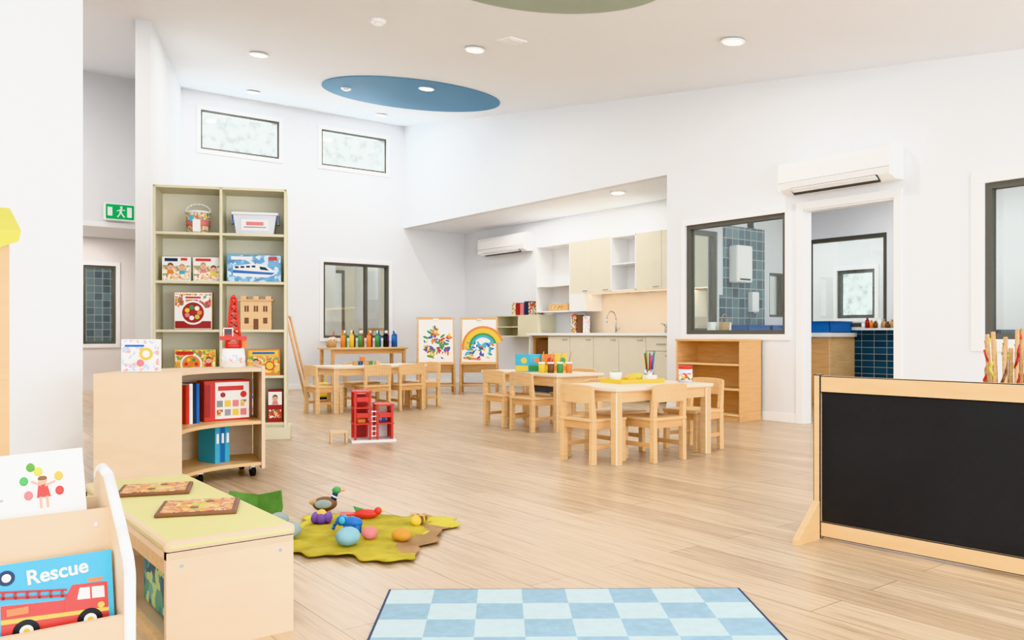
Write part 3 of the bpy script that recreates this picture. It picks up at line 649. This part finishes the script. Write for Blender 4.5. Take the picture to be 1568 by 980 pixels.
# ---------------------------------------------------------------- bench
b = B('storage_bench'); x0, x1, y0, y1, h = .61, .97, 2.34, 3.45, .285
b.bb(x0, x1, y0, y0+.022, 0, h, BIRCH); b.bb(x0, x1, y1-.022, y1, 0, h, BIRCH)
b.bb(x0, x1, y0, y1, h-.02, h, BIRCH); b.bb(x1-.02, x1, y0+.022, y1-.022, 0, h-.02, BIRCH)
b.bb(x0, x0+.02, y0+.022, y1-.022, h-.06, h-.02, BIRCHE); b.bb(x0, x0+.02, y0+.022, y1-.022, 0, .03, BIRCHE); b.bb(x0+.02, x1-.02, y0+.022, y1-.022, .005, .02, BIRCH)
b.bb(x0, x0+.02, 2.86, 2.89, .03, h-.05, BIRCHE)
b.bb(x0-.006, x1+.006, y0-.006, y1+.006, h, h+.032, CUSH, bev=.012)
for px in (x0+.04, x1-.04): b.cyl((px, y0-.001, h-.04), (px, y0+.004, h-.04), .006, METAL, seg=12)
b.done()
b = B('leaf_print_box'); b.box((0, 0, .1), (.26, .4, .17), ARTR, bev=.01); b.done((.79, 2.6, .02))
def puzzle(x, y, rz, w, d):
    b = B('wooden_puzzle'); b.box((0, 0, .006), (w, d, .012), BRN, bev=.004); b.box((0, 0, .0125), (w-.03, d-.03, .003), ARTP)
    b.cyl((0, 0, .012), (0, 0, .0152), d*.32, ARTD, seg=28)
    for i in range(7): b.cyl((d*.22*math.cos(i*.9), d*.22*math.sin(i*.9), .012), (d*.22*math.cos(i*.9), d*.22*math.sin(i*.9), .0165), .014, (SAND, BRN, SKIN, ORG)[i % 4], seg=14)
    b.done((x, y, .317), rz)
puzzle(.78, 3.13, R(-20), .24, .2); puzzle(.81, 2.72, R(-22), .24, .22)

# ---------------------------------------------------------------- book display rack
b = B('book_display_rack')
prof = [(2.04, 0), (2.38, 0), (2.38, .50), (2.365, .525), (2.33, .535), (2.26, .525), (2.12, .42), (2.05, .36), (2.035, .33), (2.035, .02)]
for xx in (-.2, .44):
    b.prism([(xx, p[0], p[1]) for p in prof], (.022, 0, 0), BIRCH)
    b.tube([(xx+.011, p[0], p[1]) for p in prof[2:]], .0125, WHITE, 10)
b.bb(-.178, .44, 2.35, 2.365, .02, .46, BIRCH); b.bb(-.178, .44, 2.04, 2.055, .03, .235, BIRCH); b.bb(-.178, .44, 2.05, 2.36, .03, .045, BIRCH)
b.bb(-.178, .44, 2.2, 2.212, .04, .455, BIRCH); b.bb(-.178, .44, 2.2, 2.35, .25, .262, BIRCH)
for zz in (.42, .3): b.cyl((.41, 2.197, zz), (.41, 2.2, zz), .005, METAL, seg=10)
b.done()
b = B('rescue_board_book'); w, h = .235, .235
b.box((0, 0, h/2), (w, .02, h), PAPER, bev=.002); b.box((0, -.011, h/2), (w, .003, h), SKYB)
b.T = Matrix.Translation((0, 0, .055)) @ Matrix.Diagonal((1.05, 1, 1.0, 1))
b.prism([(-.105, -.0145, .03), (.1, -.0145, .02), (.1, -.0145, .075), (-.105, -.0145, .092)], (0, .002, 0), RED)
b.prism([(.01, -.0155, .04), (.1, -.0155, .035), (.1, -.0155, .108), (.03, -.0155, .113), (.015, -.0155, .085)], (0, .002, 0), RED)
b.prism([(.038, -.0165, .078), (.064, -.0165, .076), (.064, -.0165, .102), (.044, -.0165, .104)], (0, .002, 0), PAPER); b.prism([(.068, -.0165, .076), (.093, -.0165, .074), (.093, -.0165, .1), (.068, -.0165, .102)], (0, .002, 0), PAPER)
b.prism([(-.105, -.0165, .052), (.1, -.0165, .042), (.1, -.0165, .050), (-.105, -.0165, .062)], (0, .002, 0), YEL)
b.box((-.045, -.0165, .100), (.13, .003, .006), REDD, rot=(0, R(8), 0)); b.box((-.045, -.0165, .113), (.13, .003, .005), REDD, rot=(0, R(8), 0))
for i in range(6): b.box((-.1+i*.022, -.0165, .112-.003*i), (.005, .003, .016), REDD)
b.box((-.075, -.0165, .075), (.04, .003, .015), ORG); b.disc(.085, -.0155, .058, .007, YEL)
for x in (-.06, .062):
    b.cyl((x, -.018, .03), (x, -.013, .03), .025, BLACK, seg=24); b.cyl((x, -.0195, .03), (x, -.017, .03), .013, PAPER, seg=18); b.cyl((x, -.0205, .03), (x, -.018, .03), .006, YEL, seg=12)
b.box((.075, -.0165, .117), (.03, .003, .008), ORG)
b.T = Matrix.Identity(4)
b.cyl((-.098, -.014, .205), (-.098, -.0115, .205), .017, NAVY, seg=20); b.cyl((-.098, -.0155, .205), (-.098, -.0135, .205), .009, PAPER, seg=16)
bk = b.done((.316, 2.10, .135), rot=(R(-14), 0, R(0)))
tx = bpy.data.curves.new('title', 'FONT'); tx.body = 'Rescue'; tx.size = .044; tx.extrude = .001; tx.align_x = 'CENTER'; tx.offset = .001
to = bpy.data.objects.new('title', tx); sc.collection.objects.link(to); to.parent = bk; to.location = (.004, -.0145, .188); to.rotation_euler = (R(90), R(-4), 0); tx.materials.append(PAPER)
b = B('red_board_book'); b.box((0, 0, .11), (.2, .02, .22), RED, bev=.002); b.box((0, -.011, .13), (.14, .003, .06), PAPER); b.done((.09, 2.11, .12), rot=(R(-14), 0, 0))
b = B('picture_book'); b.box((0, 0, .125), (.32, .015, .25), PAPER, bev=.002)
b.T = Matrix.Translation((.045, 0, .055)) @ Matrix.Diagonal((.78, 1, .78, 1))
b.sph((.03, -.009, .16), (.012, .003, .012), SKIN); b.sph((.03, -.010, .168), (.013, .003, .008), BRN); b.prism([(.018, -.009, .15), (.042, -.009, .15), (.05, -.009, .11), (.012, -.009, .11)], (0, .002, 0), RED)
b.box((.022, -.009, .095), (.006, .002, .035), SKIN); b.box((.04, -.009, .095), (.006, .002, .035), SKIN)
b.box((.05, -.009, .15), (.03, .002, .006), SKIN, rot=(0, R(-20), 0)); b.box((.012, -.009, .155), (.03, .002, .006), SKIN, rot=(0, R(30), 0))
for x, z, m in ((-.0, .205, FELTG), (.02, .19, LIME), (-.02, .165, GRN), (.075, .17, YEL), (-.01, .12, PNK), (.075, .125, RED)):
    b.sph((x, -.009, z), (.012, .003, .014), m)
b.T = Matrix.Identity(4)
b.box((-.06, -.009, .145), (.09, .002, .006), GREYP); b.box((-.075, -.009, .13), (.05, .002, .005), GREYP)
b.done((.245, 2.245, .345), rot=(R(-12), R(-2), 0))

# play stall at left
b = B('play_market_stall')
for x in (-.9, .37):
    for y in (3.22, 3.62): b.bb(x-.016, x+.016, y-.016, y+.016, 0, 1.24, BEECH2, bev=.003)
b.bb(-.9, .37, 3.24, 3.62, .42, .45, BEECH2); b.bb(-.9, .384, 3.195, 3.24, .73, .77, BEECH2); b.bb(-.9, .384, 3.195, 3.24, .45, .48, BEECH2)
b.bb(-.88, .353, 3.21, 3.225, .48, .73, ARTS)
b.prism([(-.95, 3.12, 1.22), (-.95, 3.42, 1.33), (-.95, 3.72, 1.22), (-.95, 3.42, 1.29)], (1.36, 0, 0), LIME)
for i in range(11):
    xx = -.95+i*.1236
    b.prism([(xx, 3.12, 1.22), (xx+.1236, 3.12, 1.22), (xx+.117, 3.115, 1.185), (xx+.0625, 3.112, 1.16), (xx+.006, 3.115, 1.185)], (0, .01, 0), LIME)
b.bb(-.88, .35, 3.20, 3.24, 1.17, 1.21, BEECH2)
b.done((-.05, 0, 0))

# ---------------------------------------------------------------- mat & small toys
b = B('felt_play_mat'); A = Vector((1.20, 3.26, 0)); Bq = Vector((1.58, 2.74, 0)); C = Vector((2.17, 3.23, 0)); Dq = Vector((1.68, 3.76, 0))
nu, nv = 36, 30; g = []
for i in range(nu+1):
    row = []
    for j in range(nv+1):
        u, v = i/nu, j/nv
        eu = .03*math.sin(v*17)+.02*math.sin(v*31+1); ev = .03*math.sin(u*15+2)+.02*math.sin(u*37)
        uu = u+(eu*(2*abs(u-.5))**3)*(1 if u > .5 else -1); vv = v+(ev*(2*abs(v-.5))**3)*(1 if v > .5 else -1)
        p = A.lerp(Bq, uu).lerp(Dq.lerp(C, uu), vv)
        p.z = .007+.005*(1+math.sin(u*19+v*7)*math.cos(v*23-u*5)); row.append(b.bm.verts.new(p))
    g.append(row)
fi = b.mi(FELT); bi = b.mi(FELTB); yi = b.mi(FELTY)
for i in range(nu):
    for j in range(nv):
        f = b.bm.faces.new((g[i][j], g[i+1][j], g[i+1][j+1], g[i][j+1])); f.smooth = True
        u, v = i/nu, j/nv
        f.material_index = bi if (u > .84+.06*math.sin(v*14) and .1 < v < .75) else (yi if (u < .08+.04*math.sin(v*9) or u+v*.25 > 1.02) else fi)
o = b.done(); md = o.modifiers.new('thick', 'SOLIDIFY'); md.thickness = .005; md.offset = -1
def stone(name, x, y, r, m, sq=.7, z0=.016):
    b = B(name); b.sph((0, 0, r*sq), (r, r*.85, r*sq), m, 24); b.done((x, y, z0), random.random()*3)
stone('blue_stone', 1.51, 3.08, .055, BLUST); stone('pink_stone', 1.63, 3.12, .034, PNK, .8); stone('orange_stone', 1.72, 3.01, .045, ORGST, .6)
stone('grey_stone', 1.37, 3.34, .05, GREYST); stone('grey_stone', 1.43, 3.62, .05, GREYST, z0=.0)
b = B('purple_felt_toy')
for i in range(6):
    a = i*1.047; b.sph((.03*math.cos(a), .03*math.sin(a), .025), (.022, .022, .025), PUR, 12)
b.sph((0, 0, .04), .024, YEL, 12); b.done((1.595, 3.52, .016))
b = B('red_bird_toy'); b.sph((0, 0, .022), (.06, .028, .022), RED); b.sph((.055, 0, .035), .018, RED); b.cyl((.07, 0, .035), (.09, 0, .032), .007, YEL, r1=.001)
b.prism([(-.04, -.02, .02), (-.12, -.035, .02), (-.12, .035, .02), (-.04, .02, .02)], (0, 0, .008), RED); b.prism([(.02, 0, .035), (-.05, 0, .035), (-.06, 0, .06)], (0, .006, 0), GRN); b.done((1.80, 3.48, .016), R(-30))
b = B('blue_elephant_toy'); b.sph((0, 0, .045), (.045, .03, .028), BLU); b.sph((-.05, 0, .055), .022, BLU); b.tube([(-.068, 0, .05), (-.08, 0, .032), (-.085, 0, .016)], .007, BLU)
for sx in (-.025, .025):
    for sy in (-.017, .017): b.cyl((sx, sy, 0), (sx, sy, .04), .011, BLU)
for sy in (-1, 1): b.sph((-.04, sy*.021, .06), (.014, .006, .017), SKYB)
b.done((1.62, 3.26, .016), R(-40))
b = B('yellow_bee_toy'); b.sph((0, 0, .026), (.04, .026, .026), YEL); b.sph((.038, 0, .03), .018, BRN); b.cyl((-.008, 0, .026), (.008, 0, .026), .0272, BRN)
for s in (-1, 1): b.sph((0, s*.022, .05), (.018, .02, .004), SAND)
b.done((1.92, 3.21, .016), R(20))
b = B('toy_duck'); b.sph((0, 0, .045), (.06, .036, .036), BRN, 18); b.sph((-.045, 0, .055), (.03, .02, .016), SAND); b.cyl((.038, 0, .055), (.052, 0, .1), .016, NAVY, r1=.013); b.sph((.056, 0, .11), (.022, .018, .018), GRN)
b.sph((.082, 0, .106), (.016, .011, .004), ORG); b.cyl((.044, 0, .078), (.047, 0, .084), .0165, PAPER)
for s in (-1, 1): b.sph((-.008, s*.032, .05), (.042, .008, .022), GREYST); b.sph((.012, s*.016, .003), (.02, .012, .004), ORG); b.cyl((0, s*.016, 0), (0, s*.014, .02), .005, ORG)
b.done((1.73, 3.78, .0), R(-25))
b = B('green_felt_leaf')
for s, rz in ((-1, 12), (1, -38)):
    b.T = Matrix.Rotation(R(rz), 4, 'Z')
    b.prism([(0, 0, 0), (s*.12, 0, 0), (s*.14, 0, .06), (s*.13, 0, .14), (s*.07, 0, .125), (0, 0, .11)], (0, .008, 0), FELTG, )
b.T = Matrix.Identity(4); b.sph((0, .05, .012), (.09, .05, .012), FELTG); b.done((1.43, 3.88, 0), R(-20))

# red toy fire station
b = B('toy_fire_station')
b.box((0, 0, .01), (.36, .26, .02), PAPER)
def tower(x0, x1, y0, y1, h, fl):
    for x in (x0, x1):
        for y in (y0, y1): b.box((x, y, h/2+.02), (.018, .018, h), RED)
    for z in fl: b.box(((x0+x1)/2, (y0+y1)/2, z), (x1-x0+.03, y1-y0+.03, .012), RED)
tower(-.15, -.03, -.1, .1, .4, (.15, .28, .41)); tower(.03, .15, -.1, .1, .29, (.15, .30))
b.box((.155, 0, .16), (.012, .2, .27), RED); b.box((-.09, .1, .2), (.12, .01, .36), REDD); b.box((-.14, 0, .35), (.012, .18, .12), RED)
b.box((.0, .105, .13), (.3, .008, .22), PAPER)
for z in (.05, .09, .13, .17, .21, .25): b.box((0, -.1, z), (.05, .008, .008), PAPER)
b.box((-.025, -.1, .15), (.007, .007, .25), PAPER); b.box((.025, -.1, .15), (.007, .007, .25), PAPER)
for x, z in ((.09, .22), (-.09, .22), (-.09, .35)): b.box((x, -.11, z), (.1, .006, .04), RED)
b.box((.163, -.03, .1), (.004, .06, .07), PAPER); b.box((.163, .04, .22), (.004, .06, .06), YEL)
b.box((-.28, -.05, .09), (.14, .12, .012), BEECH2)
for x in (-.34, -.22): b.box((x, -.05, .045), (.012, .1, .09), BEECH2)
b.cyl((.09, -.04, .156), (.09, -.04, .2), .014, BLU); b.sph((.09, -.04, .21), .014, SKIN); b.box((-.09, 0, .17), (.06, .09, .03), ORG)
b.done((3.22, 6.12, 0), R(-20), bevel=.0015)

# ---------------------------------------------------------------- rug
b = B('checkered_rug'); n = 8; m_ = 12; q = 1.18/n
for i in range(n):
    for j in range(m_): b.bb(i*q, (i+1)*q, -(j+1)*q, -j*q, 0, .012, RUBA if (i+j) % 2 else RUBB)
b.bb(-.008, 0, -m_*q, 0, 0, .012, NAVY); b.bb(n*q, n*q+.008, -m_*q, 0, 0, .012, NAVY); b.bb(-.008, n*q+.008, 0, .004, 0, .012, NAVY); b.bb(-.008, n*q+.008, -m_*q-.008, -m_*q, 0, .012, NAVY)
b.done((1.372, 2.47, .001), R(-36.6))

# chalkboard divider
b = B('chalkboard_divider'); L = 1.25; H = .707
b.bb(.035, L-.035, -.008, .008, .07, H-.07, CHALK)
b.bb(.03, L-.03, -.016, .016, H-.077, H-.006, BEECH2, bev=.004); b.bb(.03, L-.03, -.016, .016, .01, .075, BEECH2, bev=.004)
for x in (0.015, L-.015):
    b.box((x, 0, H/2), (.034, .036, H), BEECH2, bev=.005)
    b.prism([(x-.014, -.19, 0), (x-.014, -.19, .02), (x-.014, -.02, .16), (x-.014, .02, .16), (x-.014, .19, .02), (x-.014, .19, 0)], (.028, 0, 0), BEECH2)
b.done((3.22, 2.04, 0), math.atan2(-.8, .055))

# basket of ribbon sticks
b = B('ribbon_stick_basket'); b.cyl((0, 0, 0), (0, 0, .5), .11, SAND, r1=.13, seg=24)
for i in range(13):
    a = i*.55; c = (REDD, GRN, SAND, SAND, RED, LIME, BRN)[i % 7]; x, y = .06*math.cos(a), .06*math.sin(a)
    x2, y2 = .10*math.cos(a), .10*math.sin(a); h = .86+.05*math.sin(i*3)
    b.cyl((x, y, .1), (x2, y2, h), .010, SAND, seg=8)
    b.tube([(x2*(.92+.1*(k % 2))+.010*math.sin(k*2+i), y2+.010*math.cos(k*2), h-.03-k*.05) for k in range(7)], .007, c, 6)
b.done((4.43, 1.74, 0))

# ---------------------------------------------------------------- lights
def area(name, loc, rot, sx, sy, e, col=(1, 1, 1)):
    l = bpy.data.lights.new(name, 'AREA'); l.shape = 'RECTANGLE'; l.size = sx; l.size_y = sy; l.energy = e; l.color = col
    o = bpy.data.objects.new(name, l); sc.collection.objects.link(o); o.location = loc; o.rotation_euler = rot; return o
COOL = (.86, .93, 1)
for x, w in ((-1.15, 3.0), (2.2, 2.9), (5.45, 2.8)):
    area('daylight_door', (x, -3.25, 1.0), (R(114), 0, 0), w, 1.9, 118, COOL)  # unseen area lamps for daylight, tilted up to brighten the ceiling
area('daylight_side', (-3.2, -.6, 1.2), (R(90), 0, R(-90)), 3.5, 2.0, 65, COOL)
area('daylight_side', (-3.2, 3.3, 1.3), (R(110), 0, R(-90)), 3.2, 2.2, 38, COOL)
for x in (4.35, 6.25): area('daylight_clerestory', (x, 12.72, 3.95), (R(-90), 0, 0), 1.1, .5, 28, COOL)
area('under_cabinet_led', (8.2, 7.8, 1.455), (0, 0, 0), .03, 2.5, 3, (1, .82, .58))
area('kitchen_ceiling_lamp', (7.9, 9.2, 2.70), (0, 0, 0), .3, 3.0, 28, (1, .98, .95))
area('bathroom_fill_light', (8.4, 4, 2.68), (0, 0, 0), .6, 2.5, 36)  # added area light without a fixture, lights the bathroom interior
area('annex_ceiling_lamp', (10.6, 6.6, 2.58), (0, 0, 0), .6, 2.0, 24)
area('rear_room_fill_light', (6.3, 14.0, 2.58), (0, 0, 0), 2, .8, 20)  # added fill for the room behind the back window, no fixture
area('hall_fill_light', (2.0, 13.4, 2.38), (0, 0, 0), 1, .5, 30, (1, .96, .94))  # added fill to brighten the hall recess, no fixture there

w = bpy.data.worlds.new('World'); sc.world = w; w.use_nodes = True; nt = w.node_tree; bg = nt.nodes['Background']
tc = nt.nodes.new('ShaderNodeTexCoord'); n = nt.nodes.new('ShaderNodeTexNoise'); n.inputs['Scale'].default_value = 130; n.inputs['Detail'].default_value = 8
r = nt.nodes.new('ShaderNodeValToRGB'); r.color_ramp.elements[0].position = .36; r.color_ramp.elements[1].position = .56
r.color_ramp.elements[0].color = (.48, .49, .48, 1); r.color_ramp.elements[1].color = (1, 1, 1, 1)
nt.links.new(tc.outputs['Generated'], n.inputs['Vector']); nt.links.new(n.outputs['Fac'], r.inputs['Fac']); nt.links.new(r.outputs['Color'], bg.inputs['Color'])
bg.inputs['Strength'].default_value = 1.7

cam = bpy.data.cameras.new('camera'); co = bpy.data.objects.new('camera', cam); sc.collection.objects.link(co)
co.location = (0, 0, .88); co.rotation_euler = (R(90), 0, R(-37.4)); cam.sensor_width = 36; cam.lens = 28.93; cam.shift_y = .014; cam.clip_start = .05
sc.camera = co
sc.view_settings.view_transform = 'Khronos PBR Neutral'; sc.view_settings.exposure = .12
